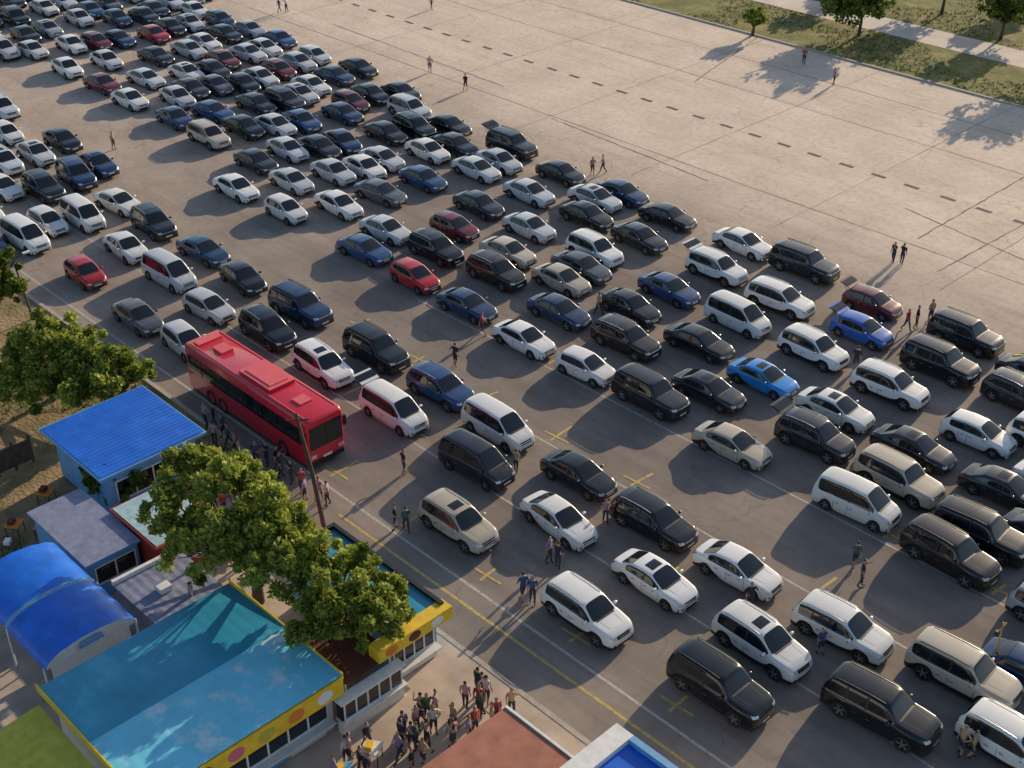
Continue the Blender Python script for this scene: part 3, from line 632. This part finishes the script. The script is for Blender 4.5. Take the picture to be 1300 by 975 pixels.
# ------------------------------------------------------------ trees
def tree(name,base,clumps,leafk='leaf',n=14000,size=.17,trunk=.22):
    mb=MB(); bx,by=base[:2]; top=max(c[2] for c in clumps)
    fork=(bx+.1,by,top*.4)
    mb.tube([(bx,by,0),(bx+.05,by+.03,top*.2),fork],[trunk*1.3,trunk,trunk*.8],'bark',10)
    for c in clumps:
        m=((fork[0]+c[0])/2+random.uniform(-.3,.3),(fork[1]+c[1])/2+random.uniform(-.3,.3),(fork[2]+c[2])/2-.1)
        mb.tube([fork,m,(c[0],c[1],c[2]+c[3]*.4)],[trunk*.55,trunk*.33,.03],'bark',6)
        for q in range(5):
            a=random.uniform(0,6.28); r=c[3]*.8
            mb.tube([m,(c[0]+r*.4*math.cos(a),c[1]+r*.4*math.sin(a),c[2]),(c[0]+r*math.cos(a),c[1]+r*math.sin(a),c[2]+random.uniform(-.3,.8)*r)],[trunk*.2,.03,.012],'bark',5)
    tot=sum(c[3]**2 for c in clumps); cen=[];tint=[]
    for c in clumps:
        k=int(24*c[3]); nn=int(n*c[3]**2/tot)
        d=rng.normal(size=(k,3)); d/=np.linalg.norm(d,axis=1)[:,None]; d[:,2]=np.where(d[:,2]<-.5,-d[:,2],d[:,2])
        sub=np.array(c[:3])+d*c[3]*rng.uniform(.35,1.25,size=(k,1))*np.array([1,1,.9]); sr=rng.uniform(.14,.42,size=k)*c[3]*.75; tn=rng.uniform(0,.75,size=k)
        idx=rng.integers(0,k,nn); e=rng.normal(size=(nn,3)); e/=np.linalg.norm(e,axis=1)[:,None]
        cen.append(sub[idx]+e*(sr[idx]*rng.uniform(.2,1.3,nn)**.7)[:,None]); tint.append(np.clip(tn[idx]+rng.uniform(-.1,.35,nn),0,1))
    cen=np.concatenate(cen); tint=np.concatenate(tint); N=len(cen)
    a=rng.normal(size=(N,3)); a/=np.linalg.norm(a,axis=1)[:,None]; b=np.cross(a,rng.normal(size=(N,3))); b/=np.linalg.norm(b,axis=1)[:,None]
    s=(size*rng.uniform(.6,1.3,N))[:,None]
    vs=np.stack([cen-a*s,cen+b*s*.55,cen+a*s,cen-b*s*.55],1).reshape(-1,3)
    base_n=len(mb.v); nb=len(mb.f); li=mb.mi(leafk)
    mb.v+= [tuple(x) for x in vs.tolist()]; mb.f+=[(base_n+4*i,base_n+4*i+1,base_n+4*i+2,base_n+4*i+3) for i in range(N)]; mb.m+=[li]*N; mb.sm+=[False]*N
    me=mb.mesh(name); at=me.attributes.new('tint','FLOAT','FACE'); arr=np.zeros(len(me.polygons)); arr[nb:]=tint; at.data.foreach_set('value',arr)
    o=bpy.data.objects.new(name,me); COL.objects.link(o); return o
def PC(l): return [(*P(u,v,z),z,r) for u,v,z,r in l]
tree('broadleaf_tree',(-42.2,24.2),PC([(250,605,5.6,1.5),(225,650,4.8,1.4),(305,625,6.4,1.6),(290,690,5.5,1.7),(345,665,6.2,1.6),(350,720,5.0,1.5),(250,700,4.4,1.4),(375,700,5.4,1.3)]),n=38000,size=.14,trunk=.25)
tree('broadleaf_tree',(-35.6,23.9),PC([(400,725,5.2,1.5),(440,765,5,1.5),(475,790,4.4,1.2),(410,790,4.4,1.3),(450,725,5,1.1),(490,760,4.2,1.0)]),n=26000,size=.13,trunk=.2)
b0=P(80,500); tree('broadleaf_tree',b0,PC([(70,440,3.6,1.8),(30,450,3.4,1.7),(110,460,3.2,1.7),(150,475,2.6,1.3),(60,490,2.2,1.6),(175,480,2,1.1),(15,495,2.2,1.5),(110,500,2.0,1.5)]),'leaf',n=30000,size=.16)
b0=P(0,380); tree('broadleaf_tree',b0,PC([(-15,350,4,1.8),(5,370,2.8,1.2)]),'leafd',n=7000)
b0=P(150,640); tree('shrub',b0,PC([(140,605,1.8,1.2),(165,615,1.4,1.0),(125,620,1.3,1.0)]),'leafd',n=8000,size=.13,trunk=.08)
for (u,v,hh,rr) in ((1090,45,5.5,3.6),(1195,18,6,3.4),(1340,95,7,3.4),(955,45,2.8,1.3),(1320,5,6,3),(1120,-30,6,3),(1420,60,7,3.5),(1250,-60,7,3.2),(960,-60,6,3),(830,-50,6,2.8),(1045,12,3,2),(1270,50,5,2.6)):
    x,y=P(u,v); cl=[(x+random.uniform(-1,1)*rr*.55,y+random.uniform(-1,1)*rr*.55,hh*random.uniform(.5,.85),rr*.55) for _ in range(6)]
    tree('broadleaf_tree',(x,y),cl,'leafd' if v!=45 or u>1000 else 'leaf',n=int(2200*rr),size=.22,trunk=.16)
def tufts(name,regs,n):
    vs=[];fs=[]
    for k in range(n):
        x0,x1,y0,y1,hh=random.choice(regs); x=random.uniform(x0,x1); y=random.uniform(y0,y1)
        if math.sin(x*.35)+math.sin(y*.5+x*.11)<-.2: continue
        for q in range(3):
            a=random.uniform(0,6.28); h=random.uniform(.4,1)*hh; dx,dy=math.cos(a)*.04,math.sin(a)*.04; b=len(vs); px,py=x+random.uniform(-.15,.15),y+random.uniform(-.15,.15)
            vs+=[(px-dx,py-dy,0),(px+dx,py+dy,0),(px+dy*3,py-dx*3,h)]; fs.append((b,b+1,b+2))
    me=bpy.data.meshes.new(name); me.from_pydata(vs,[],fs); me.materials.append(M['grassb']); o=bpy.data.objects.new(name,me); COL.objects.link(o)
tufts('grass',[(-110,-30,113.8,123.8,.2),(-110,-30,129.2,145,.25),(-80,-53,10,30.5,.25)],16000)
